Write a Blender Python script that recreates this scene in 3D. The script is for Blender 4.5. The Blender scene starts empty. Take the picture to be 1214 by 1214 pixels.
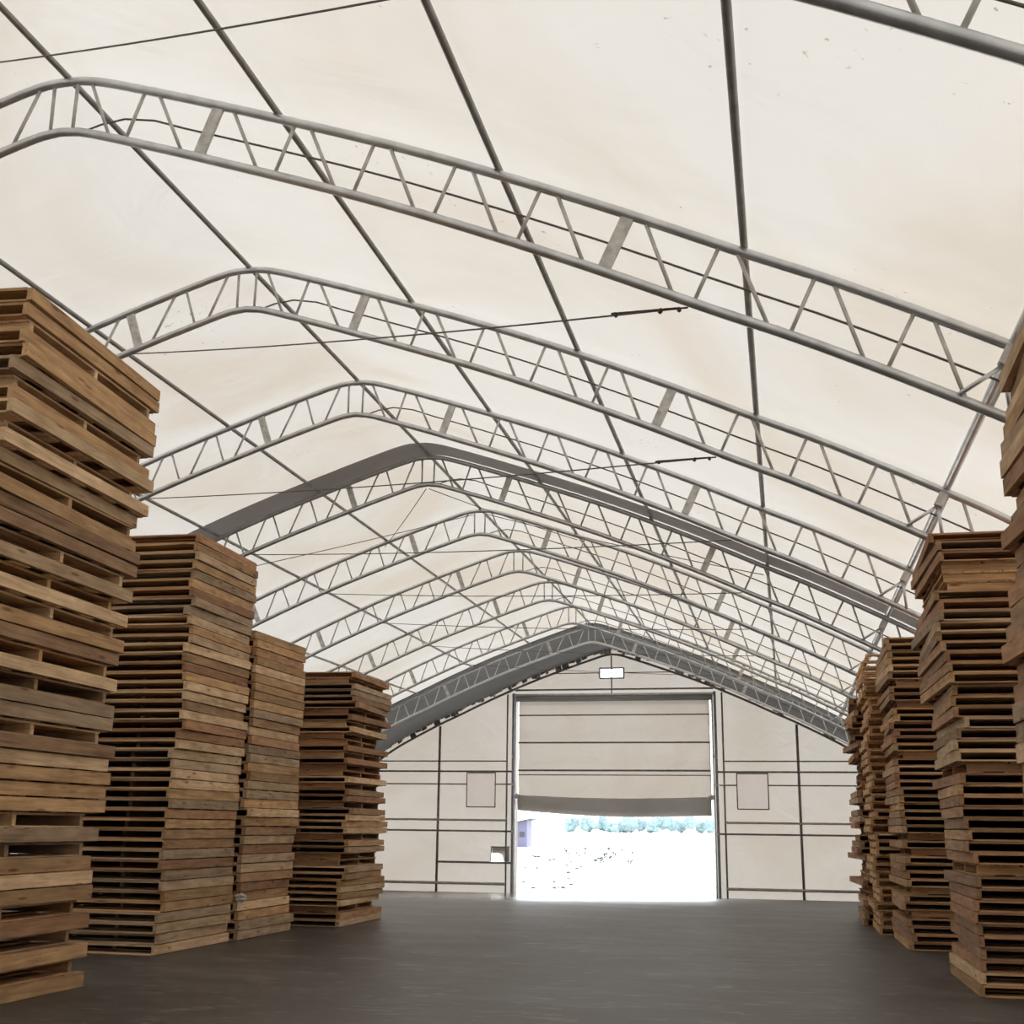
import bpy, math, random
from mathutils import Vector, Matrix, noise
random.seed(7)
SC = bpy.context.scene
COL = SC.collection
# ------------------------------------------------------------------ hall frame
CX, H0, MU = 4.1388, 1.6, 1.9
def M(x, y, z):            # hall units -> metres
    return Vector((CX + (x - CX) * MU, y * MU, H0 + (z - H0) * MU))
Y1, SP, DW = 5.922, 2.686, 30.918
def lerp(a, b, t): return a + (b - a) * t
def smooth(t): t = max(0, min(1, t)); return t * t * (3 - 2 * t)
ZEND = H0 - H0 * MU
YEND = DW * MU
def floor_z(y):
    k = ZEND / (YEND - 27.5)
    if y < 26: return 0.0
    return k * (y - 26) ** 2 / 6 if y < 29 else k * (y - 27.5)

# ------------------------------------------------------------------ materials
def nodes(name):
    m = bpy.data.materials.new(name); m.use_nodes = True
    nt = m.node_tree; nt.nodes.clear()
    out = nt.nodes.new('ShaderNodeOutputMaterial')
    return m, nt, out
def N(nt, kind, **kw):
    n = nt.nodes.new(kind)
    for k, v in kw.items():
        if k in n.inputs: n.inputs[k].default_value = v
        else: setattr(n, k, v)
    return n
def ramp(nt, stops):
    r = nt.nodes.new('ShaderNodeValToRGB'); e = r.color_ramp.elements
    while len(e) < len(stops): e.new(0.5)
    for i, (p, c) in enumerate(stops):
        e[i].position = p; e[i].color = (*c, 1) if len(c) == 3 else c
    return r
def coords(nt, scale, kind='Object'):
    tc = nt.nodes.new('ShaderNodeTexCoord'); mp = nt.nodes.new('ShaderNodeMapping')
    mp.inputs['Scale'].default_value = scale
    nt.links.new(tc.outputs[kind], mp.inputs['Vector'])
    return mp
def simple(name, col, rough=.6, metal=0., var=.12, scale=3., bump=0.):
    m, nt, out = nodes(name)
    b = N(nt, 'ShaderNodeBsdfPrincipled', Roughness=rough, Metallic=metal)
    mp = coords(nt, (scale,) * 3)
    nz = N(nt, 'ShaderNodeTexNoise', Scale=2., Detail=5.)
    nt.links.new(mp.outputs[0], nz.inputs['Vector'])
    r = ramp(nt, [(.3, tuple(c * (1 - var) for c in col)), (.7, tuple(min(1, c * (1 + var)) for c in col))])
    nt.links.new(nz.outputs['Fac'], r.inputs[0]); nt.links.new(r.outputs[0], b.inputs['Base Color'])
    if bump:
        bp = N(nt, 'ShaderNodeBump', Strength=bump, Distance=.02)
        nt.links.new(nz.outputs['Fac'], bp.inputs['Height']); nt.links.new(bp.outputs[0], b.inputs['Normal'])
    nt.links.new(b.outputs[0], out.inputs[0])
    return m
def wood(name, dark, light, axis):
    """board wood with the grain along x or y, growth streaks, knots and a per-piece tone"""
    m, nt, out = nodes(name); L = nt.links.new
    b = N(nt, 'ShaderNodeBsdfPrincipled', Roughness=.82)
    b.inputs['Specular IOR Level'].default_value = .25
    oi = nt.nodes.new('ShaderNodeObjectInfo')
    sc = (1.1, 14, 16) if axis == 'x' else (14, 1.1, 16)
    mp = coords(nt, sc)
    off = N(nt, 'ShaderNodeMath', operation='MULTIPLY'); off.inputs[1].default_value = 53.
    L(oi.outputs['Random'], off.inputs[0])
    cb = nt.nodes.new('ShaderNodeCombineXYZ'); [L(off.outputs[0], cb.inputs[i]) for i in range(3)]
    L(cb.outputs[0], mp.inputs['Location'])
    nz = N(nt, 'ShaderNodeTexNoise', Scale=1.6, Detail=7., Roughness=.62, Distortion=.5)
    L(mp.outputs[0], nz.inputs['Vector'])
    r = ramp(nt, [(.3, dark), (.52, tuple(lerp(a, c, .6) for a, c in zip(dark, light))), (.75, light)])
    L(nz.outputs['Fac'], r.inputs[0])
    mp2 = coords(nt, (1.6, 7, 7) if axis == 'x' else (7, 1.6, 7)); L(cb.outputs[0], mp2.inputs['Location'])
    vo = N(nt, 'ShaderNodeTexVoronoi', Scale=1.3); L(mp2.outputs[0], vo.inputs['Vector'])
    kr = ramp(nt, [(.07, (.36, .27, .2)), (.17, (1, 1, 1))]); L(vo.outputs['Distance'], kr.inputs[0])
    mx = N(nt, 'ShaderNodeMix', data_type='RGBA', blend_type='MULTIPLY'); mx.inputs[0].default_value = .8
    L(r.outputs[0], mx.inputs[6]); L(kr.outputs[0], mx.inputs[7])
    # slow blotches of weathering
    mp3 = coords(nt, (1.5, 2.2, 5)); L(cb.outputs[0], mp3.inputs['Location'])
    n3 = N(nt, 'ShaderNodeTexNoise', Scale=1.5, Detail=3.); L(mp3.outputs[0], n3.inputs['Vector'])
    r3 = ramp(nt, [(.35, (.74, .69, .66)), (.6, (1, 1, 1))]); L(n3.outputs['Fac'], r3.inputs[0])
    m3 = N(nt, 'ShaderNodeMix', data_type='RGBA', blend_type='MULTIPLY'); m3.inputs[0].default_value = .75
    L(mx.outputs[2], m3.inputs[6]); L(r3.outputs[0], m3.inputs[7])
    hs = nt.nodes.new('ShaderNodeHueSaturation')
    v = N(nt, 'ShaderNodeMapRange'); v.inputs['To Min'].default_value = .72; v.inputs['To Max'].default_value = 1.2
    L(oi.outputs['Random'], v.inputs['Value']); L(v.outputs[0], hs.inputs['Value'])
    L(m3.outputs[2], hs.inputs['Color']); L(hs.outputs[0], b.inputs['Base Color'])
    bp = N(nt, 'ShaderNodeBump', Strength=.35, Distance=.008)
    L(nz.outputs['Fac'], bp.inputs['Height']); L(bp.outputs[0], b.inputs['Normal'])
    L(b.outputs[0], out.inputs[0])
    return m
def fabric(name, col, trans, stain=(.86, .78, .68), specks=True, t_amt=.5):
    """coated membrane: part reflects, part lets daylight through"""
    m, nt, out = nodes(name); L = nt.links.new
    mp = coords(nt, (1, 1, 1))
    n1 = N(nt, 'ShaderNodeTexNoise', Scale=.16, Detail=5., Roughness=.55, Distortion=.8); L(mp.outputs[0], n1.inputs['Vector'])
    r1 = ramp(nt, [(.38, stain), (.58, (1, 1, 1))]); L(n1.outputs['Fac'], r1.inputs[0])
    last = r1.outputs[0]
    if specks:
        n2 = N(nt, 'ShaderNodeTexNoise', Scale=9., Detail=4., Roughness=.6); L(mp.outputs[0], n2.inputs['Vector'])
        n2b = N(nt, 'ShaderNodeTexNoise', Scale=.45, Detail=2.); L(mp.outputs[0], n2b.inputs['Vector'])
        ad = N(nt, 'ShaderNodeMath', operation='MULTIPLY_ADD'); ad.inputs[1].default_value = .45; L(n2b.outputs['Fac'], ad.inputs[0]); L(n2.outputs['Fac'], ad.inputs[2])
        r2 = ramp(nt, [(.463, (.5, .46, .41)), (.49, (1, 1, 1))]); L(ad.outputs[0], r2.inputs[0])
        x = N(nt, 'ShaderNodeMix', data_type='RGBA', blend_type='MULTIPLY'); x.inputs[0].default_value = .8
        L(last, x.inputs[6]); L(r2.outputs[0], x.inputs[7]); last = x.outputs[2]
    def tint(c):
        x = N(nt, 'ShaderNodeMix', data_type='RGBA', blend_type='MULTIPLY'); x.inputs[0].default_value = 1
        L(last, x.inputs[6]); x.inputs[7].default_value = (*c, 1); return x.outputs[2]
    n3 = N(nt, 'ShaderNodeTexNoise', Scale=.5, Detail=3., Distortion=1.2); L(mp.outputs[0], n3.inputs['Vector'])
    bp = N(nt, 'ShaderNodeBump', Strength=.35, Distance=.25); L(n3.outputs['Fac'], bp.inputs['Height'])
    d = nt.nodes.new('ShaderNodeBsdfDiffuse'); t = nt.nodes.new('ShaderNodeBsdfTranslucent')
    L(tint(col), d.inputs[0]); L(tint(trans), t.inputs[0])
    L(bp.outputs[0], d.inputs['Normal']); L(bp.outputs[0], t.inputs['Normal'])
    mx = nt.nodes.new('ShaderNodeMixShader'); mx.inputs[0].default_value = t_amt
    L(d.outputs[0], mx.inputs[1]); L(t.outputs[0], mx.inputs[2]); L(mx.outputs[0], out.inputs[0])
    return m
MAT = {}
MAT['roof'] = fabric('roof_membrane', (.80, .765, .72), (0.200, 0.187, 0.171), stain=(.92, .87, .80), t_amt=.45)
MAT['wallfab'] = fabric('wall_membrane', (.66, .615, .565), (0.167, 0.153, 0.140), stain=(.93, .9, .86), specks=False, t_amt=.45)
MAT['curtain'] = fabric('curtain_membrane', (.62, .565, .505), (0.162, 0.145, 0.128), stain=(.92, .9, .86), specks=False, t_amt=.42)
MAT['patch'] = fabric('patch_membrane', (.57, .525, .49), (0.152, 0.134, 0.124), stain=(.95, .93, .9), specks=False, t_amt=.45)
MAT['greyfab'] = fabric('grey_membrane', (.3, .29, .285), (.03, .03, .03), stain=(.8, .8, .8), specks=False, t_amt=.2)
MAT['greyband'] = fabric('grey_band_membrane', (.56, .535, .535), (.28,.265,.265), stain=(.9, .9, .9), specks=False, t_amt=.35)
MAT['lacing'] = fabric('lacing_membrane', (.36, .345, .335), (.05,.05,.05), stain=(.6, .58, .55), specks=False, t_amt=.2)
MAT['roll'] = fabric('rolled_membrane', (.68, .65, .62), (.2,.19,.18), stain=(.85, .85, .85), specks=False, t_amt=.25)
MAT['steel'] = simple('galvanised_steel', (.58, .585, .59), .33, .8, .16, 2.)
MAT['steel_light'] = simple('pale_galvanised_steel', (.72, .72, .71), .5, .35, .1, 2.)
MAT['web'] = simple('galvanised_web_steel', (.52, .495, .46), .55, .35, .18, 3.)
MAT['plate'] = simple('weathered_steel_plate', (.56, .535, .5), .6, .3, .3, 4.)
MAT['purlin'] = simple('dull_purlin_steel', (.31, .295, .275), .5, .4, .2, 2.)
MAT['girt'] = simple('brown_grey_painted_steel', (.2, .18, .16), .6, .2, .15, 2.)
MAT['girt_light'] = simple('grey_taped_tube', (.44, .41, .38), .65, .1, .1, 2.)
MAT['jamb'] = simple('blue_grey_steel', (.22, .235, .27), .4, .5, .15, 2.)
MAT['wire'] = simple('steel_cable', (.16, .145, .13), .6, .4, .1, 5.)
MAT['rust'] = simple('rusty_fitting', (.11, .075, .055), .8, .3, .3, 9.)
MAT['concrete'] = simple('grey_concrete', (.36, .35, .33), .85, 0, .12, 1., .3)
MAT['gravel'] = simple('pale_gravel', (.62, .61, .58), .95, 0, .12, .6, .3)
MAT['leaf'] = simple('teal_green_leaf', (.008, .03, .026), .6, 0, .3, 4.)
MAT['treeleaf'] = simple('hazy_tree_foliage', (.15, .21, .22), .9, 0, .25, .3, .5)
MAT['stem'] = simple('brown_stem', (.09, .07, .05), .8)
MAT['stone'] = simple('dark_stone', (.02, .018, .017), .9, 0, .3, 6., .4)
MAT['shed'] = simple('purple_grey_cladding', (.09, .085, .14), .7, 0, .12, 3.)
MAT['shedroof'] = simple('dark_shed_roof', (.03, .028, .028), .7)
MAT['plastic'] = simple('crumpled_white_plastic', (.55, .53, .5), .4, 0, .1, 5.)
# clear film
m, nt, out = nodes('clear_film')
g = nt.nodes.new('ShaderNodeBsdfTranslucent'); g.inputs[0].default_value = (.95, .95, .95, 1)
t_ = nt.nodes.new('ShaderNodeBsdfTransparent'); mx = nt.nodes.new('ShaderNodeMixShader'); mx.inputs[0].default_value = .6
nt.links.new(g.outputs[0], mx.inputs[1]); nt.links.new(t_.outputs[0], mx.inputs[2]); nt.links.new(mx.outputs[0], out.inputs[0])
MAT['film'] = m
# asphalt floor
m, nt, out = nodes('dusty_asphalt'); L = nt.links.new
b = N(nt, 'ShaderNodeBsdfPrincipled', Roughness=.6); b.inputs['Specular IOR Level'].default_value = .5
mp = coords(nt, (.5, 1.0, 1)); n1 = N(nt, 'ShaderNodeTexNoise', Scale=1., Detail=8., Roughness=.65, Distortion=.6); L(mp.outputs[0], n1.inputs['Vector'])
r1 = ramp(nt, [(.3, (.040, .033, .028)), (.55, (.060, .050, .042)), (.72, (.092, .078, .066))]); L(n1.outputs['Fac'], r1.inputs[0])
mp2 = coords(nt, (1.4, 3.2, 1)); n2 = N(nt, 'ShaderNodeTexNoise', Scale=1.6, Detail=4., Distortion=1.5); L(mp2.outputs[0], n2.inputs['Vector'])
r2 = ramp(nt, [(.56, (0, 0, 0)), (.7, (.75, .75, .75))]); L(n2.outputs['Fac'], r2.inputs[0])
mx = N(nt, 'ShaderNodeMix', data_type='RGBA'); L(r2.outputs[0], mx.inputs[0]); L(r1.outputs[0], mx.inputs[6]); mx.inputs[7].default_value = (.15, .135, .12, 1)
L(mx.outputs[2], b.inputs['Base Color'])
n4 = N(nt, 'ShaderNodeTexNoise', Scale=60., Detail=3.); tcx = coords(nt, (1, 1, 1)); L(tcx.outputs[0], n4.inputs['Vector'])
bp = N(nt, 'ShaderNodeBump', Strength=.06, Distance=.004); L(n4.outputs['Fac'], bp.inputs['Height']); L(bp.outputs[0], b.inputs['Normal'])
rr = ramp(nt, [(.3, (.42, .42, .42)), (.7, (.55, .55, .55))]); L(n1.outputs['Fac'], rr.inputs[0]); 
# asphalt made smoother towards the doorway, so it mirrors the bright yard
mpd = coords(nt, (.12, .0225, 0)); mpd.inputs['Location'].default_value = (.43, -1.32, 0)
gr = N(nt, 'ShaderNodeTexGradient', gradient_type='SPHERICAL'); L(mpd.outputs[0], gr.inputs[0])
gm = ramp(nt, [(.0, (0, 0, 0)), (.6, (1, 1, 1))]); L(gr.outputs['Fac'], gm.inputs[0])
rx = N(nt, 'ShaderNodeMix', data_type='FLOAT'); L(gm.outputs[0], rx.inputs[0]); L(rr.outputs[0], rx.inputs[2]); rx.inputs[3].default_value = .13
L(rx.outputs[0], b.inputs['Roughness'])
L(b.outputs[0], out.inputs[0]); MAT['floor'] = m

# ------------------------------------------------------------------ mesh helpers
class MB:
    def __init__(s): s.v = []; s.f = []; s.sm = []
    def add(s, vs, fs, smo=False):
        o = len(s.v); s.v += [Vector(v) for v in vs]; s.f += [tuple(i + o for i in f) for f in fs]; s.sm += [smo] * len(fs)
        return s
    def box(s, x0, x1, y0, y1, z0, z1):
        return s.add([(x, y, z) for z in (z0, z1) for y in (y0, y1) for x in (x0, x1)],
              [(0, 2, 3, 1), (4, 5, 7, 6), (0, 1, 5, 4), (2, 6, 7, 3), (0, 4, 6, 2), (1, 3, 7, 5)])
    def beam(s, a, b, w, h, up=Vector((0, 1, 0))):
        a, b = Vector(a), Vector(b); d = (b - a).normalized(); u = (up - d * up.dot(d)).normalized(); n = d.cross(u)
        vs = [p + u * i * w / 2 + n * j * h / 2 for p in (a, b) for i, j in ((-1, -1), (1, -1), (1, 1), (-1, 1))]
        return s.add(vs, [(0, 1, 2, 3), (7, 6, 5, 4), (0, 4, 5, 1), (1, 5, 6, 2), (2, 6, 7, 3), (3, 7, 4, 0)])
    def tube(s, pts, r, n=10, r2=None):
        pts = [Vector(p) for p in pts]; k = len(pts); vs = []; fs = []
        u = None
        for i, p in enumerate(pts):
            d = (pts[min(i + 1, k - 1)] - pts[max(i - 1, 0)]).normalized()
            if u is None: u = d.orthogonal().normalized()
            u = (u - d * u.dot(d)).normalized(); w = d.cross(u)
            rr = r if r2 is None else lerp(r, r2, i / (k - 1))
            vs += [p + (u * math.cos(2 * math.pi * j / n) + w * math.sin(2 * math.pi * j / n)) * rr for j in range(n)]
        for i in range(k - 1):
            for j in range(n):
                a = i * n + j; b = i * n + (j + 1) % n
                fs.append((a, b, b + n, a + n))
        s.add(vs, fs, True)
        o = len(s.v) - len(vs)
        s.f += [tuple(o + j for j in reversed(range(n))), tuple(o + (k - 1) * n + j for j in range(n))]; s.sm += [False, False]
        return s
    def blob(s, c, r, seed=0, sub=2, amp=.25, fr=1.2):
        import bmesh
        bm = bmesh.new(); bmesh.ops.create_icosphere(bm, subdivisions=sub, radius=1)
        c = Vector(c); r = Vector(r); vs = []
        for v in bm.verts:
            d = 1 + amp * noise.noise(v.co * fr + Vector((seed * 3.1, seed, 0))) * 2
            vs.append(c + Vector((v.co.x * r.x, v.co.y * r.y, v.co.z * r.z)) * d)
        fs = [tuple(v.index for v in f.verts) for f in bm.faces]; bm.free()
        return s.add(vs, fs, False)
    def build(s, name, mat, parent=None, loc=None):
        """vertices are given in world metres; loc is the object's origin"""
        org = Vector(loc) if loc is not None else (parent.matrix_world.translation if False else Vector((0, 0, 0)))
        me = bpy.data.meshes.new(name); me.from_pydata([v - org for v in s.v], [], s.f)
        me.polygons.foreach_set('use_smooth', s.sm); me.materials.append(mat); me.update()
        o = bpy.data.objects.new(name, me); COL.objects.link(o)
        if parent is not None: o.parent = parent
        elif loc is not None: o.location = org
        return o
def tag(o, label=None, cat=None, group=None, kind=None):
    if label: o['label'] = label
    if cat: o['category'] = cat
    if group: o['group'] = group
    if kind: o['kind'] = kind
    return o
def empty(name, loc, label=None, cat=None, group=None, kind=None):
    o = bpy.data.objects.new(name, None); COL.objects.link(o); o.location = loc; o.empty_display_size = .2
    return tag(o, label, cat, group, kind)
def copy_tree(o, parent=None):
    c = o.copy(); COL.objects.link(c)
    if parent is not None: c.parent = parent
    for ch in list(o.children): copy_tree(ch, c)
    return c
ONES = ['', 'first', 'second', 'third', 'fourth', 'fifth', 'sixth', 'seventh', 'eighth', 'ninth', 'tenth', 'eleventh', 'twelfth',
        'thirteenth', 'fourteenth', 'fifteenth', 'sixteenth', 'seventeenth', 'eighteenth', 'nineteenth']
TENS = {2: ('twenty', 'twentieth'), 3: ('thirty', 'thirtieth'), 4: ('forty', 'fortieth'), 5: ('fifty', 'fiftieth')}
def ordinal(n):
    if n < 20: return ONES[n]
    t, u = divmod(n, 10)
    return TENS[t][1] if u == 0 else TENS[t][0] + '-' + ONES[u]

# ------------------------------------------------------------------ roof profile
CTRL = [(0, 6.0), (.2, 5.98), (.5, 5.89), (1.05, 5.705), (2.0, 5.365), (2.7, 5.085), (3.4, 4.78), (4.0, 4.5), (4.55, 4.25),
        (5.3, 3.87), (5.73, 3.63), (6.2, 3.3), (6.55, 2.9), (6.75, 2.4), (6.82, 1.7), (6.82, .76)]
def half():
    P = [(-CTRL[1][0], CTRL[1][1])] + CTRL + [(6.82, 0)]
    o = []
    for i in range(1, len(P) - 2):
        for k in range(6):
            t = k / 6; a, b, c, d = P[i - 1], P[i], P[i + 1], P[i + 2]
            o.append(tuple(.5 * (2 * b[q] + (c[q] - a[q]) * t + (2 * a[q] - 5 * b[q] + 4 * c[q] - d[q]) * t * t + (3 * b[q] - a[q] - 3 * c[q] + d[q]) * t ** 3) for q in (0, 1)))
    o.append(CTRL[-1])
    return o
HALF = half()
ARC = [0.]
for a, b in zip(HALF, HALF[1:]): ARC.append(ARC[-1] + math.hypot(b[0] - a[0], b[1] - a[1]))
def at_arc(s):
    s = min(max(s, 0), ARC[-1])
    for i in range(len(ARC) - 1):
        if s <= ARC[i + 1]:
            t = (s - ARC[i]) / (ARC[i + 1] - ARC[i]); a, b = HALF[i], HALF[i + 1]
            # smoothed tangent
            a0 = HALF[max(i - 1, 0)]; b0 = HALF[min(i + 2, len(HALF) - 1)]
            tx, tz = b0[0] - a0[0], b0[1] - a0[1]
            if i == 0: tx, tz = 1, -.05
            l = math.hypot(tx, tz)
            return lerp(a[0], b[0], t), lerp(a[1], b[1], t), tx / l, tz / l
def off(s, d, side=1):          # point at arc s moved d outward (d<0: inward)
    x, z, tx, tz = at_arc(s)
    return (x - tz * d * 1.0) * side, z + tx * d
def arc_x(x):
    for i in range(len(HALF) - 1):
        if HALF[i + 1][0] >= x: return ARC[i] + (x - HALF[i][0]) / (HALF[i + 1][0] - HALF[i][0]) * (ARC[i + 1] - ARC[i])
SAMP = sorted(set([ARC[-1] * i / 90 for i in range(91)] + [.03, .08, .14]))
def section(d, zmin=None):
    L_ = [off(s, d, -1) for s in reversed(SAMP[1:])]; R_ = [off(s, d, 1) for s in SAMP[1:]]
    c = (0, HALF[0][1] + d)
    pts = [p for p in L_ if p[0] < -.02] + [c] + [p for p in R_ if p[0] > .02]
    return pts
DEP = .345
def inner_pt(s, side):
    x, z = off(s, -DEP, side)
    return x, z
# ------------------------------------------------------------------ trusses
def make_truss():
    loc = M(0, 0, .76)
    root = empty('roof_truss', loc)
    ch = lambda pts, r: MB().tube([M(x, 0, z) for x, z in pts], r * MU, 14)
    ch(section(0), .027).build('outer_chord', MAT['steel'], root, loc)
    # inner chord: drop the crossing points near the ridge, round the apex
    pts = [p for p in section(-DEP)]
    Lp = [p for p in pts if p[0] < -.1]; Rp = [p for p in pts if p[0] > .1]
    ch(Lp + [(-.05, 5.652), (0, 5.657), (.05, 5.652)] + Rp, .027).build('inner_chord', MAT['steel'], root, loc)
    for side in (-1, 1):
        arcs = [.079, .56] + [1.08 + .52 * k for k in range(18)]
        for i, s in enumerate(arcs):
            if s > ARC[-1] - .1: break
            o = off(s, 0, side); n = inner_pt(s, side)
            if i == 0: n = (side * .075, 5.65)
            a, b = M(o[0], 0, o[1]), M(n[0], 0, n[1])
            if i in (2, 7, 12):
                mb = MB().beam(a, b, .022 * MU, .07 * MU); mb.build('splice_plate', MAT['plate'], root, loc)
            else:
                MB().tube([a, b], .011 * MU, 8).build('web', MAT['web'], root, loc)
            if i + 1 < len(arcs) and arcs[i + 1] < ARC[-1] - .1:
                o = off(s + .09, 0, side); n = inner_pt(arcs[i + 1] - .11, side)
                MB().tube([M(o[0], 0, o[1]), M(n[0], 0, n[1])], .011 * MU, 8).build('web', MAT['web'], root, loc)
        MB().box(*[v for pr in ((loc.x + side * 6.68 * MU - loc.x * 0 - .0 - .35, loc.x + side * 6.68 * MU + .35),) for v in pr], -.2, .2, 0.0, .03).build('base_plate', MAT['plate'], root, loc)
    # thin stay rod running down the middle of the right-hand half
    pts = [(.12, 5.665), (.24, 5.70), (.4, 5.72), (.6, 5.685)] + [off(s, -DEP * .5, 1) for s in [.9 + .3 * k for k in range(22)] if s < ARC[-1] - .6]
    MB().tube([M(x, .035, z) for x, z in pts], .0065 * MU, 6).build('stay_rod', MAT['wire'], root, loc)
    return root
proto = make_truss()
HALLN = ['behind the camera at the hall front', 'cutting the top right corner of the view', 'nearest whole one to the camera', 'second from the camera, above the nearest left stack',
         'third from the camera', 'under the grey roof band', 'fifth from the camera', 'sixth from the camera', 'seventh from the camera',
         'eighth from the camera, last under pale roof', 'beside the dark grey roof bay before the end wall']
tr = {}
for k in range(-2, 9):
    o = proto if k == -2 else copy_tree(proto)
    o.location = (proto.location.x, (Y1 + k * SP) * MU, proto.location.z)
    tag(o, 'galvanised steel roof truss, ' + HALLN[k + 2], 'roof truss', 'steel arch trusses across the hall')
    tr[k] = o
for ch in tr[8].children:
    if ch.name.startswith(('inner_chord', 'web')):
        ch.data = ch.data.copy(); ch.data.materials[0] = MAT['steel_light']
# ------------------------------------------------------------------ purlins
YE = Y1 + 8 * SP
PN = {0: 'along the ridge', 1.39: 'first down from the ridge', 2.72: 'second down from the ridge', 4.03: 'third down from the ridge', 5.3: 'fourth down from the ridge, low over the stacks'}
for px in (0, 1.39, 2.72, 4.03, 5.3):
    for side in ((1,) if px == 0 else (-1, 1)):
        s = 0.0 if px == 0 else arc_x(px)
        x, z = off(s, .034 if px > 5 else .04, side) if px else (0, 6.04)
        loc = M(x, -2, z)
        r = .02 if px < 5 else .028
        o = MB().tube([M(x, y, z) for y in (-2, 5, 12, 20, YE + .1)], r * MU, 10).build('purlin', MAT['purlin'] if px < 5 else MAT['steel'], None, loc)
        tag(o, 'long steel purlin on the %s slope, %s' % ('right' if side > 0 else 'left', PN[px]) if px else 'long steel purlin running along the ridge of the roof', 'purlin', 'purlins running the length of the hall')
# strut pairs bracing the fourth purlin on the right
for k in range(0, 8):
    s = arc_x(5.3); y = Y1 + k * SP
    loc = M(*[off(s, -.02, 1)[0], y, off(s, -.02, 1)[1]])
    root = empty('purlin_brace', loc, 'forked steel brace under the low right purlin at the %s truss from the camera' % ordinal(k + 1), 'brace', 'forked braces under the right purlin')
    a = off(s, -.035, 1); mid = off(s, -.13, 1)
    MB().beam(M(a[0], y - .06, a[1]), M(mid[0], y - .06, mid[1]), .05 * MU, .06 * MU).build('clamp', MAT['plate'], root, loc)
    for ds in (-.13, .13):
        n = off(s + ds, -DEP + .01, 1)
        MB().tube([M(mid[0], y - .06, mid[1]), M(n[0], y - .03, n[1])], .012 * MU, 8).build('strut', MAT['steel'], root, loc)
# ------------------------------------------------------------------ bracing cables
def cable(a, b, label, fit=True):
    a, b = Vector(a), Vector(b); loc = a
    root = empty('bracing_cable', loc, label, 'cable', 'thin bracing cables under the roof')
    L_ = (b - a).length; pts = []
    for i in range(13):
        t = i / 12; p = a.lerp(b, t); p.z -= .012 * L_ * 4 * t * (1 - t) * .5; pts.append(p)
    MB().tube(pts, .010, 6).build('wire', MAT['wire'], root, loc)
    if fit:
        d = (b - a).normalized()
        MB().tube([a + d * .12, a + d * .95], .013, 8).build('turnbuckle', MAT['rust'], root, loc)
        for q in (.1, .33, .9): MB().blob(a + d * q + Vector((0, 0, -.015)), (.03, .03, .035), seed=q, sub=1).build('shackle', MAT['rust'], root, loc)
ci = DEP + .03
def inn(x, side=1, extra=.03):
    s = arc_x(x); return off(s, -DEP - extra, side)
xr = (3.75, 4.22 - .02)
cable(M(3.89, Y1 - SP, 4.22), M(-.25, 5.5, 5.88), 'thin cable crossing the top left corner of the view')
cable(M(xr[0], Y1, xr[1]), M(-.98, Y1 + SP, 5.34), 'thin cable from the nearest whole truss with a rusty turnbuckle on its right end')
cable(M(xr[0], Y1 + SP, xr[1]), M(-2.37, Y1 + 2 * SP, 4.87), 'thin cable from the second truss, rusty turnbuckle on its right end')
for k in range(2, 7):
    cable(M(xr[0], Y1 + k * SP, xr[1]), M(-2.4, Y1 + (k + 1) * SP, 4.86), 'thin cable slanting from the %s to the %s truss from the camera' % (ordinal(k + 1), ordinal(k + 2)), False)
for side in (-1, 1):
    cable(M(.02 * side, Y1 + 3 * SP, 5.6), M(side * 1.42, Y1 + 4 * SP, 5.52), 'thin cable fanning %s from the ridge of the banded truss' % ('left' if side < 0 else 'right'), False)
    cable(M(side * 4.0, Y1 + 3 * SP, 4.4), M(side * .1, Y1 + 4 * SP, 5.95), 'thin cable rising on the %s slope behind the banded truss' % ('left' if side < 0 else 'right'), False)
# ------------------------------------------------------------------ ceiling and walls
def loft(secs, name, mat, kind='structure', label=None, cat=None, group=None, sm=True):
    mb = MB(); n = len(secs[0]); vs = [p for s in secs for p in s]
    fs = [(i * n + j, i * n + j + 1, (i + 1) * n + j + 1, (i + 1) * n + j) for i in range(len(secs) - 1) for j in range(n - 1)]
    mb.add(vs, fs, sm); o = mb.build(name, mat)
    return tag(o, label, cat, group, kind)
OUT = .078
YB = -5.0
top = [p for p in section(OUT) if p[1] > 2.35]
ys = []
for k in range(-4, 9):
    for t in (0, .25, .5, .75):
        y = Y1 + (k + t) * SP
        if y <= YE: ys.append((y, t))
ys = [(y, t) for y, t in ys if y > YB and not (t == 0 and False)]
loft([[M(x, y, z - .012 * math.sin(math.pi * t)) for x, z in top] for y, t in ys], 'ceiling', MAT['roof'])
yb0 = ys[0][0]
# grey strip under the membrane in front of the fourth truss
bs = [p for p in section(OUT - .016) if p[1] > 2.4]
Y4 = Y1 + 3 * SP
tag(loft([[M(x, y, z) for x, z in bs] for y in (Y4 - .42, Y4 - .15, Y4 + .11)], 'roof_band', MAT['greyband'], None),
    'grey fabric band across the pale roof above the fourth truss from the camera', 'fabric band')
# last bay: dark grey membrane dropping to the head of the end wall
def wtop(x):
    s = arc_x(abs(x)) if abs(x) > .001 else 0
    return at_arc(s)[1] - .2 + (.02 if abs(x) < .3 else 0)
bay = []
for i in range(6):
    t = i / 5; y = lerp(YE - .12, DW + .03, t); row = []
    for x, z in [p for p in section(OUT) if p[1] > 2.35]:
        row.append(M(x, y, z - .004 - (OUT + .0) * t))
    bay.append(row)
loft(bay, 'ceiling', MAT['greyfab'])
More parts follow.
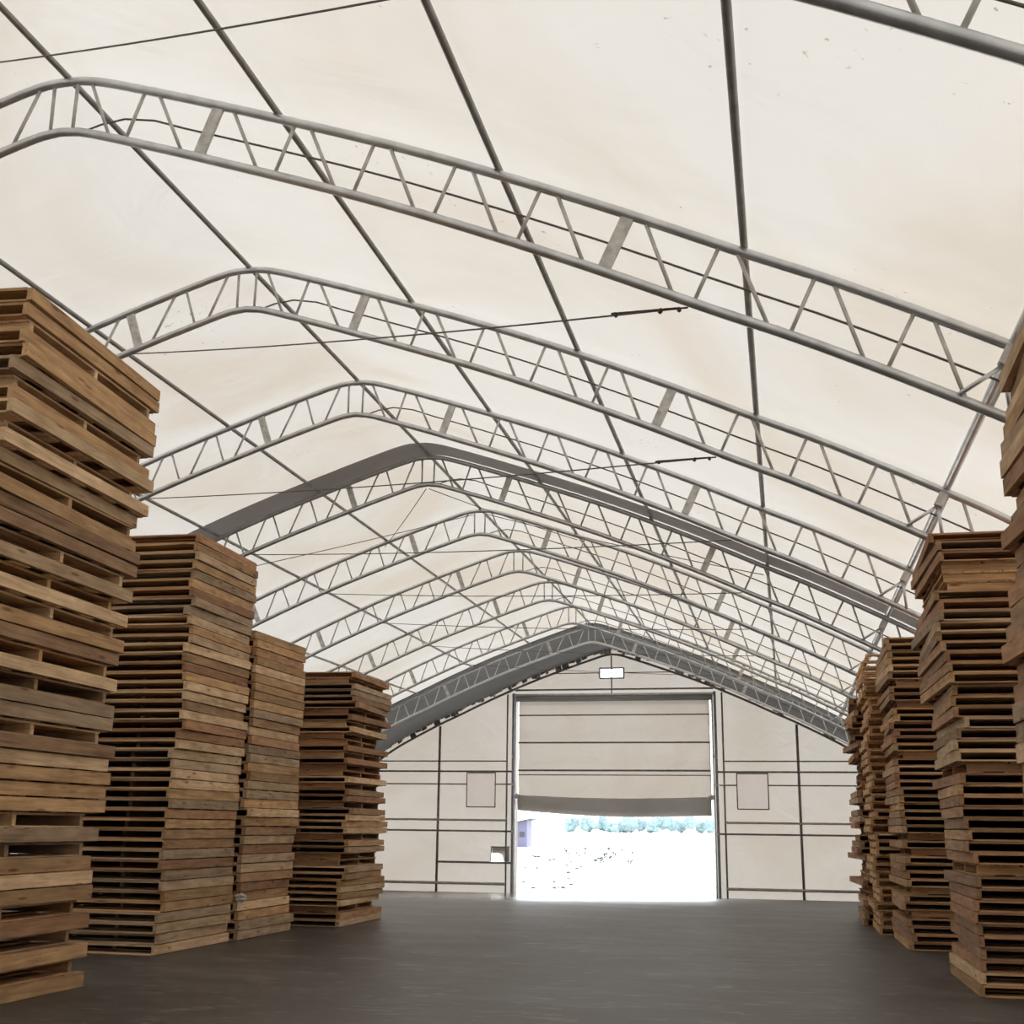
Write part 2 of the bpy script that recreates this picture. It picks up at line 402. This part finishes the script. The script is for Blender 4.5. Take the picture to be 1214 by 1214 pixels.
# ragged grey hem hanging from the last bay over the head of the end wall
rnd = random.Random(3); st = .075
for side in (-1, 1):
    mb = MB(); q = .04
    while q < 7.2:
        w_ = rnd.uniform(.05, .2); l0 = rnd.choice((.03, .05, .08, .11, .14)) * rnd.uniform(.8, 1.15); l1 = l0 * rnd.uniform(.6, 1.3)
        P = [off(q, -.005, side), off(q + w_ * .92, -.005, side), off(q + w_ * .92, -.005 - min(l1, .15), side), off(q, -.005 - min(l0, .15), side)]
        dy = rnd.uniform(.02, .05)
        mb.add([M(P[0][0], DW - .02, P[0][1]), M(P[1][0], DW - .02, P[1][1]), M(P[2][0], DW - dy, P[2][1]), M(P[3][0], DW - dy, P[3][1])], [(0, 1, 2, 3)])
        q += w_
    tag(mb.build('lacing_flap', MAT['lacing']), 'ragged grey laced hem along the %s half of the end wall head' % ('left' if side < 0 else 'right'), 'fabric flap')
# head tube of the end wall
hp = [off(s, -.16, -1) for s in reversed(SAMP) if .25 < s < 7.6] + [(-.12, 5.83), (0, 5.84), (.12, 5.83)] + [off(s, -.16, 1) for s in SAMP if .25 < s < 7.6]
o = MB().tube([M(x, DW - .1, z) for x, z in hp], .028 * MU, 10).build('head_tube', MAT['girt'], None, M(0, DW, 5.8))
tag(o, 'dark steel tube following the curved head of the end wall', 'steel tube')
# end wall membrane with openings
ZB = .0
XB = [-6.9, -6.6, -6, -5.4, -4.9, -4.47, -4.1, -3.74, -3.07, -3.0, -2.74, -2.42, -2, -1.6, -1.2, -.8, -.5, -.31, -.1, 0, .1, .26, .5, .8, 1.2, 1.6, 2, 2.42, 3.0, 3.74, 4.47, 5, 5.5, 6, 6.5, 6.9]
holes = [(-3.74, -3.0, 2.06, 2.9), (3.0, 3.74, 2.06, 2.9), (-2.42, 2.42, 0, 4.80), (-.31, .26, 5.27, 5.49), (-3.07, -2.74, .74, .97)]
mb = MB()
def wt(x):
    x = min(abs(x), 6.8)
    return at_arc(arc_x(x) if x > 0 else 0)[1] - .0
for a, b in zip(XB, XB[1:]):
    zs = [0.]; hs = sorted([(h[2], h[3]) for h in holes if h[0] <= a + 1e-6 and h[1] >= b - 1e-6])
    segs = []; cur = None
    z = 0.
    for h0, h1 in hs:
        if h0 > z: segs.append((z, h0))
        z = h1
    segs.append((z, None))
    for z0, z1 in segs:
        ta = wt(a) + .13 if z1 is None else z1; tb = wt(b) + .13 if z1 is None else z1
        mb.add([M(a, DW, z0), M(b, DW, z0), M(b, DW, tb), M(a, DW, ta)], [(0, 1, 2, 3)])
tag(mb.build('wall_back', MAT['wallfab']), kind='structure')
# side walls and the wall behind the camera
for side, nm in ((-1, 'wall_left'), (1, 'wall_right')):
    rows = []
    for y in (yb0, 6, 16, 24, DW):
        pts = [p for p in section(OUT) if p[1] <= 2.5 and p[0] * side > 0]
        pts = sorted(pts, key=lambda p: -p[1])
        rows.append([M(x, y, z) for x, z in pts] + [M(side * 6.9, y, -.05)])
    loft(rows, nm, MAT['wallfab'])
mb = MB()
fx = [p for p in section(OUT) if p[1] > .8]
for a, b in zip(fx, fx[1:]):
    mb.add([M(a[0], yb0, .7), M(b[0], yb0, .7), M(b[0], yb0, b[1]), M(a[0], yb0, a[1])], [(0, 1, 2, 3)])
tag(mb.build('wall_front', MAT['wallfab']), kind='structure')
# concrete kerbs carrying the side legs where the floor falls away
for side, nm in ((-1, 'trim_left'), (1, 'trim_right')):
    a = M(side * 6.68, 0, 0).x
    tag(MB().box(a - .45, a + .45, 26, YEND - .1, ZEND - .2, -.001).build(nm, MAT['concrete']), kind='structure')
# floor
xl, xr_ = M(-6.95, 0, 0).x, M(6.95, 0, 0).x
mb = MB(); fy = [yb0 * MU, 0, 10, 20, 26] + [26 + i * (YEND - 26) / 24 for i in range(1, 25)]
vs = []; fs = []
for i, y in enumerate(fy):
    for x in (xl, -8, 0, xr_): vs.append((x, y, floor_z(y)))
for i in range(len(fy) - 1):
    for j in range(3): a = i * 4 + j; fs.append((a, a + 1, a + 5, a + 4))
mb.add(vs, fs, True); tag(mb.build('floor', MAT['floor']), kind='structure')
# ------------------------------------------------------------------ end wall frame
def seg(name, pts, r, mat, label, cat, group=None, n=8, box=None):
    loc = M(*pts[0]); mb = MB()
    if box: mb.beam(M(*pts[0]), M(*pts[1]), box[0] * MU, box[1] * MU)
    else: mb.tube([M(*p) for p in pts], r * MU, n)
    return tag(mb.build(name, mat, None, loc), label, cat, group)
yF = DW - .05
for side, w in ((-1, 'left'), (1, 'right')):
    seg('wall_post', [(side * 4.47, yF, 0), (side * 4.47, yF, wt(4.47) - .22)], .032, MAT['girt'], 'dark upright steel post in the end wall well %s of the door' % w, 'post', 'upright posts of the end wall')
    seg('wall_post', [(side * 2.70, yF, 0.0), (side * 2.70, yF, wt(2.7) - .22)], .022, MAT['girt'], 'thin upright tube in the end wall just %s of the door' % w, 'post', 'upright posts of the end wall')
    for z, r, mt, nm in ((3.19, .016, 'girt', 'topmost'), (2.935, .022, 'girt', 'second from the top'), (2.62, .016, 'girt', 'third from the top'),
                     (1.74, .026, 'girt_light', 'fourth from the top'), (1.475, .022, 'girt', 'fifth from the top'), (.215, .034, 'girt_light', 'lowest')):
        x1 = 6.5 if z < 2.9 else 6.2
        if z in (2.62,):
            seg('wall_girt', [(side * 3.73, yF - .03, z), (side * x1, yF - .03, z)], r, MAT[mt], 'thin level girt %s of the door, outside the square patch' % w, 'girt', 'level girts of the end wall')
            seg('wall_girt', [(side * 2.58, yF - .03, z), (side * 3.01, yF - .03, z)], r, MAT[mt], 'short level girt between the square patch and the %s door post' % w, 'girt', 'level girts of the end wall')
            continue
        x0 = 2.53 if mt == 'girt' and z < 3 else 2.7
        seg('wall_girt', [(side * x0, yF - .03, z), (side * x1, yF - .03, z)], r, MAT[mt], 'level steel girt on the end wall %s of the door, %s' % (w, nm), 'girt', 'level girts of the end wall')
    # square patch
    loc = M(side * 3.37, DW - .09, 2.06)
    pr = empty('wall_patch', loc, 'square beige fabric patch with dark border %s of the door' % w, 'patch', 'square patches on the end wall')
    x0, x1 = sorted((side * 3.0, side * 3.74))
    MB().add([M(x0, DW + .004, 2.06), M(x1, DW + .004, 2.06), M(x1, DW + .004, 2.9), M(x0, DW + .004, 2.9)], [(0, 1, 2, 3)]).build('panel', MAT['patch'], pr, loc)
    for a, b in (((x0, 2.06), (x1, 2.06)), ((x0, 2.90), (x1, 2.90)), ((x0, 2.06), (x0, 2.90)), ((x1, 2.06), (x1, 2.90))):
        MB().tube([M(a[0], DW - .03, a[1]), M(b[0], DW - .03, b[1])], .014 * MU, 6).build('border', MAT['girt'], pr, loc)
    # door posts
    loc = M(side * 2.5, DW - .09, 0)
    dp = empty('door_post', loc, 'thick blue-grey steel door post on the %s side of the doorway' % w, 'door post', 'posts of the roll-up door')
    MB().beam(M(side * 2.53, DW - .09, 0), M(side * 2.53, DW - .09, 4.88), .09 * MU, .062 * MU).build('column', MAT['jamb'], dp, loc)
    MB().tube([M(side * 2.465, DW - .16, 0), M(side * 2.465, DW - .16, 4.83)], .02 * MU, 8).build('guide_rail', MAT['steel_light'], dp, loc)
    for z in (1.47, 2.62, 3.3):
        MB().box(*[v for v in (loc.x - .09, loc.x + .09, loc.y - .17, loc.y - .05)], M(0, 0, z).z - .05, M(0, 0, z).z + .05).build('clamp', MAT['plate'], dp, loc)
seg('wall_girt', [(-4.45, yF - .03, .72), (-2.56, yF - .03, .72)], .026, MAT['girt'], 'short dark girt below the torn opening left of the door', 'girt', 'level girts of the end wall')
seg('wall_girt', [(-1.55, yF - .02, 5.38), (-.33, yF - .02, 5.38)], .012, MAT['girt'], 'thin level tube left of the gable window', 'girt', 'level girts of the end wall')
seg('wall_girt', [(.28, yF - .02, 5.38), (1.45, yF - .02, 5.38)], .012, MAT['girt'], 'thin level tube right of the gable window', 'girt', 'level girts of the end wall')
seg('door_header', [(-2.5, yF - .02, 4.965), (2.5, yF - .02, 4.965)], .024, MAT['girt'], 'dark level tube across the gable just above the door box', 'header', None)
seg('gable_rod', [(-.02, yF - .06, 5.8), (-.02, yF - .06, 4.84)], .016, MAT['girt'], 'thin upright rod in front of the gable window', 'rod')
# gable window
w1 = empty('window_1', M(-.02, DW, 5.27), kind='structure')
loc = M(-.02, DW, 5.27)
MB().add([M(-.31, DW + .02, 5.27), M(.26, DW + .02, 5.27), M(.26, DW + .02, 5.49), M(-.31, DW + .02, 5.49)], [(0, 1, 2, 3)]).build('pane', MAT['film'], w1, loc)
mb = MB()
for a, b in (((-.33, 5.25), (.28, 5.25)), ((-.33, 5.5), (.28, 5.5)), ((-.33, 5.25), (-.33, 5.5)), ((.28, 5.25), (.28, 5.5))):
    mb.beam(M(a[0], DW - .03, a[1]), M(b[0], DW - .03, b[1]), .05 * MU, .035 * MU)
mb.build('frame', MAT['girt'], w1, loc)
# torn square vent low in the wall
w2 = empty('window_2', M(-2.9, DW, .74), kind='structure'); loc = M(-2.9, DW, .74)
mb = MB()
for a, b in (((-3.08, .73), (-2.6, .73)), ((-3.08, 1.1), (-2.6, 1.1)), ((-3.08, .73), (-3.08, 1.1))):
    mb.beam(M(a[0], DW - .03, a[1]), M(b[0], DW - .03, b[1]), .03 * MU, .018 * MU)
mb.build('frame', MAT['girt'], w2, loc)
MB().add([M(-3.06, DW - .02, 1.09), M(-2.62, DW - .02, 1.09), M(-2.62, DW - .02, .75), M(-2.76, DW - .03, .75), M(-2.80, DW - .03, .9), M(-2.9, DW - .03, .945), M(-3.06, DW - .03, .93)], [(0, 1, 2, 3, 4, 5, 6)]).build('torn_flap', MAT['patch'], w2, loc)
# ------------------------------------------------------------------ roll-up door
loc = M(0, DW - .1, 4.8)
d1 = empty('door_1', loc, kind='structure')
yC = DW - .12
mb = MB(); vs = []; fs = []
nx, nz = 24, 14
for j in range(nz + 1):
    z = lerp(4.7, 2.26, j / nz)
    for i in range(nx + 1):
        x = lerp(-2.385, 2.40, i / nx)
        amp = .03 * max(0, (j / nz - .72) / .28)
        vs.append(M(x, yC + amp * math.sin(i * 1.3 + j * .6) - .02 * math.sin(math.pi * ((j / nz * 3.5) % 1)), z))
for j in range(nz):
    for i in range(nx): a = j * (nx + 1) + i; fs.append((a, a + 1, a + nx + 2, a + nx + 1))
mb.add(vs, fs, True); mb.build('curtain', MAT['curtain'], d1, loc)
MB().tube([M(-2.45, yC - .02, 4.74), (M(2.45, yC - .02, 4.74))], .075 * MU, 12).build('top_roll', MAT['roll'], d1, loc)
MB().beam(M(-2.5, yC - .05, 4.83), M(2.5, yC - .05, 4.83), .1 * MU, .05 * MU).build('door_head', MAT['steel'], d1, loc)
for z, r in ((4.32, .016), (3.64, .02), (2.96, .022), (2.85, .012)):
    MB().tube([M(-2.38, yC - .05, z), M(2.39, yC - .05, z)], r * MU, 8).build('batten', MAT['girt'], d1, loc)
# sagging folded hem
vs = []; fs = []; nx = 30; prof = [(0, 0), (-.06, -.03), (-.09, -.12), (-.08, -.25), (-.03, -.36), (.02, -.38), (.05, -.3), (.05, -.05)]
for i in range(nx + 1):
    t = i / nx; x = lerp(-2.38, 2.39, t)
    zt = 2.36 - .06 * math.sin(math.pi * t) - .02 * t; hb = 1.0 + .17 * math.sin(math.pi * min(1, t * 1.25) * .62) + .03 * t
    for dy, dz in prof: vs.append(M(x, yC - .04 + dy + .008 * math.sin(i * 1.7), zt + dz * hb))
k = len(prof)
for i in range(nx):
    for j in range(k): fs.append((i * k + j, (i + 1) * k + j, (i + 1) * k + (j + 1) % k, i * k + (j + 1) % k))
mb = MB().add(vs, fs, True); mb.f += [tuple(range(k)), tuple(reversed([nx * k + j for j in range(k)]))]; mb.sm += [False, False]
mb.build('folded_hem', MAT['roll'], d1, loc)
for i, (x, z) in enumerate(((2.4, 2.33), (-2.4, 2.33))):
    MB().blob(M(x, yC - .1, z), (.14, .1, .12), seed=i + 2, sub=2, amp=.3).build('pulley', MAT['plate'], d1, loc)

# ------------------------------------------------------------------ pallets
TONES = [('pale tan', (.46, .30, .165), (.84, .61, .38)),
         ('honey brown', (.33, .19, .092), (.66, .42, .215)),
         ('reddish brown', (.28, .145, .078), (.56, .32, .175)),
         ('dusty brown', (.29, .20, .125), (.61, .44, .28)),
         ('dull brown', (.24, .143, .078), (.51, .315, .18))]
WM = {(i, a): wood('pallet_wood_%s_grain_%s' % (t[0].replace(' ', '_').replace('-', '_'), 'across' if a == 'x' else 'along'), t[1], t[2], a) for i, t in enumerate(TONES) for a in 'xy'}
PW, PL, PH = 1.3, 2.1, .12
def boards(mb, along, n, span_len, span_wid, w, t, z, rnd, jit):
    for i in range(n):
        c = lerp(-span_wid / 2 + w / 2, span_wid / 2 - w / 2, i / (n - 1)) + (rnd.uniform(-.015, .015) if 0 < i < n - 1 else 0)
        e0 = span_len / 2 + rnd.uniform(-jit, jit); e1 = span_len / 2 + rnd.uniform(-jit, jit)
        tt = t * rnd.uniform(.86, 1)
        if along == 'x': mb.box(-e0, e1, c - w / 2, c + w / 2, z, z + tt)
        else: mb.box(c - w / 2, c + w / 2, -e0, e1, z, z + tt)
def make_pallet(tone, typ, var):
    rnd = random.Random(tone * 31 + var * 7 + (typ == 'B') * 101)
    root = empty('wooden_pallet', (0, 0, 0))
    O = Vector((0, 0, 0))
    if typ == 'A':
        W, L_, al, ac = PW, PL, 'y', 'x'
    else:
        W, L_, al, ac = PW - .15, PL - .16, 'x', 'y'
    mb = MB(); mb2 = MB(); T = .045
    if typ == 'A':
        boards(mb, 'x', 9, W - 2 * T - .004, L_, .205, .026, .094, rnd, .0)
        boards(mb2, 'x', 5, W - 2 * T - .004, L_, .2, .018, 0, rnd, .0)
    else:
        boards(mb, 'y', 6, L_ - .01, W, .18, .02, .1, rnd, .012)
        boards(mb2, 'y', 4, L_ - .03, W, .14, .014, 0, rnd, .012)
    mb.build('top_deck', WM[tone, ac], root, O); mb2.build('bottom_deck', WM[tone, ac], root, O)
    for q in (-1, 0, 1):
        s = MB()
        e0, e1 = rnd.uniform(-.012, .02), rnd.uniform(-.012, .02)
        if typ == 'A':
            c = q * (W / 2 - T / 2)
            if q: s.box(c - T / 2, c + T / 2, -L_ / 2 - e0, L_ / 2 + e1, rnd.uniform(.004, .01), rnd.uniform(.113, .119))
            else: s.box(c - T / 2, c + T / 2, -L_ / 2 + .5, L_ / 2 - .04, .018, .094)
        else:
            c = q * (L_ / 2 - .05); s.box(-W / 2 - e0, W / 2 + e1, c - T / 2, c + T / 2, .014, .1)
        s.build('stringer', WM[tone, al], root, O)
    eb = MB()  # added closing board, stops bright walls showing through the open pallet
    if typ == 'A': eb.box(-W / 2 + T, W / 2 - T, L_ / 2 - .028, L_ / 2 - .004, .016, .096)
    else: eb.box(-W / 2 + .03, -W / 2 + .05, -L_ / 2 + .1, L_ / 2 - .1, .012, .102)
    eb.build('light_stop_board', WM[tone, 'x' if typ == 'A' else 'y'], root, O)
    return root
PROTO = {(t, ty, v): make_pallet(t, ty, v) for t in range(5) for ty in 'AB' for v in range(2)}
USED = set()
# name, phrase, near-corner x (aisle edge), near y, length, width, height, layers, side, pattern, jitter, weights, lean
SEQ1 = 'ABABABAAABABAAAAABAABABAABABABAAABAABAABAAABAA'
STACKS = [
    ('L1', 'in the nearest left stack', -2.80, 8.98, 2.83, 1.6, 6.42, 46, -1, SEQ1, (.03, .03, .6), (5, 4, 1, 1, 1), .34),
    ('L2', 'in the second left stack', -3.52, 14.74, 2.0, 1.7, 5.42, 43, -1, None, (.022, .03, .9), (3, 4, 2, 2, 2), .28),
    ('L3', 'in the third left stack', -3.44, 16.92, 1.9, 1.9, 4.40, 34, -1, None, (.03, .02, .7), (2, 5, 3, 2, 1), .1),
    ('L4', 'in the farthest left stack', -2.93, 19.70, 2.0, 2.1, 4.13, 40, -1, 'B40', (.03, .04, 1.6), (1, 4, 4, 1, 3), .2),
    ('R1', 'in the nearest right stack', 5.68, 6.45, 2.12, 1.3, 4.68, 37, 1, None, (.05, .03, 1.6), (3, 4, 2, 1, 2), .0),
    ('R2', 'in the second right stack', 5.95, 13.78, 2.15, 1.45, 4.87, 42, 1, 'B10', (.03, .03, 1.0), (1, 4, 4, 1, 4), .25),
    ('R3', 'in the third right stack', 5.70, 18.75, 2.1, 2.0, 4.40, 42, 1, 'B15', (.025, .03, 1.1), (1, 4, 4, 1, 3), .25),
    ('R4', 'in the farthest right stack', 5.37, 23.08, 2.2, 2.3, 3.92, 36, 1, 'B35', (.03, .05, 2.2), (1, 3, 5, 1, 3), .1),
]
for nm, phrase, xa, yn, ln, wd, ht, n, side, pat, (jx, jy, jr), wts, lean in STACKS:
    rnd = random.Random(nm)
    sz = ht / n / PH; z = 0.
    drift = 0
    for i in range(n):
        tone = rnd.choices(range(5), wts)[0]; v = rnd.randrange(2)
        if pat is None: ty = 'A'
        elif pat[0] == 'B' and pat[1:].isdigit(): ty = 'B' if rnd.random() < int(pat[1:]) / 100 and i < n - 1 else 'A'
        else: ty = pat[i]
        key = (tone, ty, v)
        if key in USED: o = copy_tree(PROTO[key])
        else: o = PROTO[key]; USED.add(key)
        sx, sy = wd / PW, ln / PL
        o.scale = (sx, sy, sz)
        drift = .75 * drift + rnd.gauss(0, jx * .6)
        ox = drift + rnd.uniform(-jx, jx) * .5
        rz = math.radians(rnd.gauss(0, jr)) + (math.pi if ty == 'B' and side > 0 else 0)
        o.rotation_euler = (0, 0, rz)
        o.location = (xa + side * (wd / 2) + ox, yn + ln / 2 + rnd.uniform(-jy, jy) + lean * (i / n), z)
        if nm == 'R2' and i > n - 16: o.location.x -= .09; o.location.y += .3 * (i - n + 16) / 16; o.scale.y *= 1.12
        if nm == 'L1': rz += math.radians(4) * i / n; o.location.x += .18 * i / n; o.rotation_euler.z = rz
        if nm == 'L1' and i > n - 14: o.location.x += rnd.uniform(-.07, .05)
        if i >= n - 1 and nm in ('L1', 'R2', 'L4'):
            pass
        z += PH * sz
        pos = 'topmost one ' if i == n - 1 else ('bottom one ' if i == 0 else ordinal(i + 1) + ' up from the floor, ')
        tag(o, '%s pallet, %s%s' % (TONES[tone][0], pos, phrase), 'pallet', 'wooden pallets stacked along the hall')
for k_, o in PROTO.items():
    if k_ not in USED:
        for c in list(o.children): bpy.data.objects.remove(c)
        bpy.data.objects.remove(o)
# further pallets behind the right row: only their edges show over the others
mb = MB(); rnd = random.Random(5)
for i in range(37):
    z = i * .1205; dx, dy = rnd.uniform(-.05, .05), rnd.uniform(-.05, .05)
    X0, Y0 = 5.50 + dx, 21.25 + dy
    for y in (0, .8, 1.55): mb.box(X0, X0 + 1.3, Y0 + y, Y0 + y + .12, z + .094, z + .117); mb.box(X0, X0 + 1.3, Y0 + y, Y0 + y + .12, z, z + .018)
    for x in (0, .62, 1.25): mb.box(X0 + x, X0 + x + .045, Y0, Y0 + 1.67, z + .018, z + .094)
tag(mb.build('pallet_pile', WM[1, 'y']), 'brown pallets piled between the last two right stacks', 'pallets', kind='stuff')
# crumpled plastic wedged between two left stacks
o = MB().blob((-3.40, 16.84, .58), (.07, .06, .055), seed=4, sub=3, amp=.45, fr=2.6).build('plastic_scrap', MAT['plastic'], None, (-3.45, 16.84, .5))
tag(o, 'crumpled whitish plastic scrap wedged between the second and third left stacks', 'scrap')

# ------------------------------------------------------------------ outside
zg = ZEND - .01
tag(MB().add([(-900, YEND + .02, zg), (900, YEND + .02, zg), (900, 2600, zg), (-900, 2600, zg)], [(0, 1, 2, 3)]).build('ground', MAT['gravel']), kind='structure')
gz = lambda y: ZEND
for sgn, a0, a1 in ((-1, -900, xl), (1, xr_, 900)):
    tag(MB().add([(a0, -300, -.05), (a1, -300, -.05), (a1, YEND + .02, zg), (a0, YEND + .02, zg)], [(0, 1, 2, 3)]).build('ground', MAT['gravel']), kind='structure')
# shed
loc = Vector((-35.6, 190, zg))
sh = empty('shed', loc, 'small purple-grey shed with a slanted dark roof seen through the doorway at far left', 'shed')
X, Y = loc.x, loc.y
MB().add([(X - 2, Y - 2, zg), (X + 1.1, Y - 1, zg), (X + 1.1, Y + 3, zg), (X - 2, Y + 3, zg), (X - 2, Y - 2, zg + 3.2), (X + 1.1, Y - 1, zg + 3.9), (X + 1.1, Y + 3, zg + 3.9), (X - 2, Y + 3, zg + 3.2)],
         [(0, 1, 5, 4), (1, 2, 6, 5), (2, 3, 7, 6), (3, 0, 4, 7)]).build('wall', MAT['shed'], sh, loc)
MB().beam((X - 2.4, Y, zg + 3.2), (X + 2.2, Y, zg + 4.2), 5.6, .16).build('roof', MAT['shedroof'], sh, loc)
MB().add([(X + .1, Y - 1.5, zg + 1.5), (X + .8, Y - 1.25, zg + 1.5), (X + .8, Y - 1.25, zg + 2.2), (X + .1, Y - 1.5, zg + 2.2)], [(0, 1, 2, 3)]).build('window', MAT['shedroof'], sh, loc)
# far trees
rnd = random.Random(11)
for i in range(16):
    hx = lerp(-62, 40, i / 15) + rnd.uniform(-2, 2); y = 760 + rnd.uniform(-30, 30)
    hgt = rnd.uniform(7.5, 11)
    x = lerp(-124, -34, i / 15) + rnd.uniform(-1, 1); y = 760 + (i % 2) * 14
    loc = Vector((x, y, zg)); t = empty('tree', loc, 'pale hazy tree in the far tree line beyond the doorway, %s from the left' % ordinal(i + 1), 'tree', 'far tree line')
    MB().tube([(x, y, zg), (x, y, zg + hgt * .5)], .3, 7, .15).build('trunk', MAT['stem'], t, loc)
    mb = MB()
    for q in range(6): mb.blob((x + rnd.uniform(-2.3, 2.3), y + rnd.uniform(-2, 2), zg + hgt * rnd.uniform(.25, .72)), (rnd.uniform(2.4, 3.2), 2, hgt * .27), seed=i * 5 + q, sub=2, amp=.3)
    mb.build('crown', MAT['treeleaf'], t, loc)
# weeds
def weed(x, y, s, r, name, label, group, mat):
    loc = Vector((x, y, zg)); mb = MB(); st = MB()
    w = empty(name, loc, label, 'plant', group)
    for q in range(int(9)):
        a = r.uniform(0, 6.28); l = s * r.uniform(.5, 1.1); el = r.uniform(.3, 1.2)
        d = Vector((math.cos(a) * math.cos(el), math.sin(a) * math.cos(el), math.sin(el))); sd = Vector((-math.sin(a), math.cos(a), 0)) * l * .16
        p0 = loc; p1 = loc + d * l * .55; p2 = loc + d * l + Vector((0, 0, -l * .25))
        st.tube([p0, p1], .008, 5); up = Vector((0, 0, .01))
        mb.add([p1 - d * l * .25, p1 + sd, p2, p1 - sd, p1 - d * l * .2 + up, p1 + sd + up, p2 + up, p1 - sd + up], [(0, 1, 2, 3), (4, 7, 6, 5), (0, 4, 5, 1), (1, 5, 6, 2), (2, 6, 7, 3), (3, 7, 4, 0)])
    mb.build('leaves', mat, w, loc); st.build('stem', MAT['stem'], w, loc)
rnd = random.Random(23)
WEEDS = [(-18.8, 127.6), (-24.2, 163.7), (-20.7, 143.8), (-23.2, 162.9), (-18.9, 140.4), (-16.9, 129.9), (-18.4, 142.7), (-21.9, 166.0), (-17.3, 137.3), (-22.1, 169.9), (-12.7, 113.8), (-12.3, 113.1), (-19.3, 162.3), (-12.6, 117.7), (-11.3, 108.6), (-14.6, 132.5), (-14.8, 134.3), (-17.6, 157.3), (-12.4, 120.5), (-14.0, 135.2), (-14.3, 139.9), (-11.9, 123.2), (-16.0, 157.1), (-17.1, 171.0), (-8.5, 103.6), (-12.8, 141.6)]
for i, (x, y) in enumerate(WEEDS):
    weed(x, y, .75 + .25 * ((i * 7) % 5) / 5, rnd, 'weed_plant', 'low green weed in the bright yard beyond the door, %s from the left' % ordinal(i + 1), 'weeds in the yard', MAT['leaf'])
STONES = [(-10.4, 70.4), (-15.1, 93.5), (-8.6, 64.0), (-22.0, 131.5), (-21.0, 127.4), (-14.2, 93.6), (-20.7, 127.1), (-8.8, 67.4), (-17.4, 116.1), (-17.7, 119.7), (-8.0, 66.6), (-8.8, 71.1), (-7.5, 64.0), (-7.6, 65.7), (-7.2, 64.8), (-13.3, 101.4), (-10.5, 85.8), (-8.9, 76.6), (-7.3, 68.0), (-14.8, 112.6), (-11.2, 93.5), (-11.8, 99.2)]
for i, (x, y) in enumerate(STONES):
    s = rnd.uniform(.0009, .0017) * y
    o = MB().blob((x, y, zg + s * .3), (s * 1.4, s, s * .6), seed=i, sub=2, amp=.4).build('stone', MAT['stone'], None, (x, y, zg))
    tag(o, 'small dark stone on the bright ground outside, %s from the left' % ordinal(i + 1), 'stone', 'stones in the yard')

# ------------------------------------------------------------------ light
w = bpy.data.worlds.new('sky'); SC.world = w; w.use_nodes = True
nt = w.node_tree; nt.nodes.clear()
wo = nt.nodes.new('ShaderNodeOutputWorld'); bg = nt.nodes.new('ShaderNodeBackground')
bg.inputs[0].default_value = (.84, .92, 1.0, 1); bg.inputs[1].default_value = 5.0
nt.links.new(bg.outputs[0], wo.inputs[0])
sl = bpy.data.lights.new('sun', 'SUN'); sl.energy = 13; sl.angle = math.radians(6); sl.color = (1, .96, .9)
so = bpy.data.objects.new('sun', sl); COL.objects.link(so)
d = Vector((-.25, -.55, -.95)).normalized()
so.rotation_euler = d.to_track_quat('-Z', 'Y').to_euler(); so.location = (0, 20, 40)

# ------------------------------------------------------------------ camera
yaw, pitch, roll, F = 0.21649632, 0.25046275, 0.01217441, 1455.857
cy, sy = math.cos(yaw), math.sin(yaw); Fw = Vector((-sy, cy, 0)); R = Vector((cy, sy, 0)); U = Vector((0, 0, 1))
cp, sp_ = math.cos(pitch), math.sin(pitch); F2 = Fw * cp + U * sp_; U2 = U * cp - Fw * sp_
cr, sr = math.cos(roll), math.sin(roll); R3 = R * cr + U2 * sr; U3 = U2 * cr - R * sr
cam = bpy.data.cameras.new('camera'); cam.sensor_width = 36; cam.lens = F / 1214 * 36; cam.clip_end = 4000; cam.clip_start = .05
co = bpy.data.objects.new('camera', cam); COL.objects.link(co)
mw = Matrix((R3, U3, -F2)).transposed().to_4x4(); mw.translation = Vector((CX, 0, H0)); co.matrix_world = mw
SC.camera = co
vs_ = SC.view_settings; vs_.view_transform = 'Standard'; vs_.look = 'None'; vs_.gamma = 1; vs_.use_curve_mapping = False; vs_.exposure = 0.1
SC.cycles.max_bounces = 10; SC.cycles.diffuse_bounces = 6; SC.cycles.transmission_bounces = 6; SC.cycles.use_denoising = True
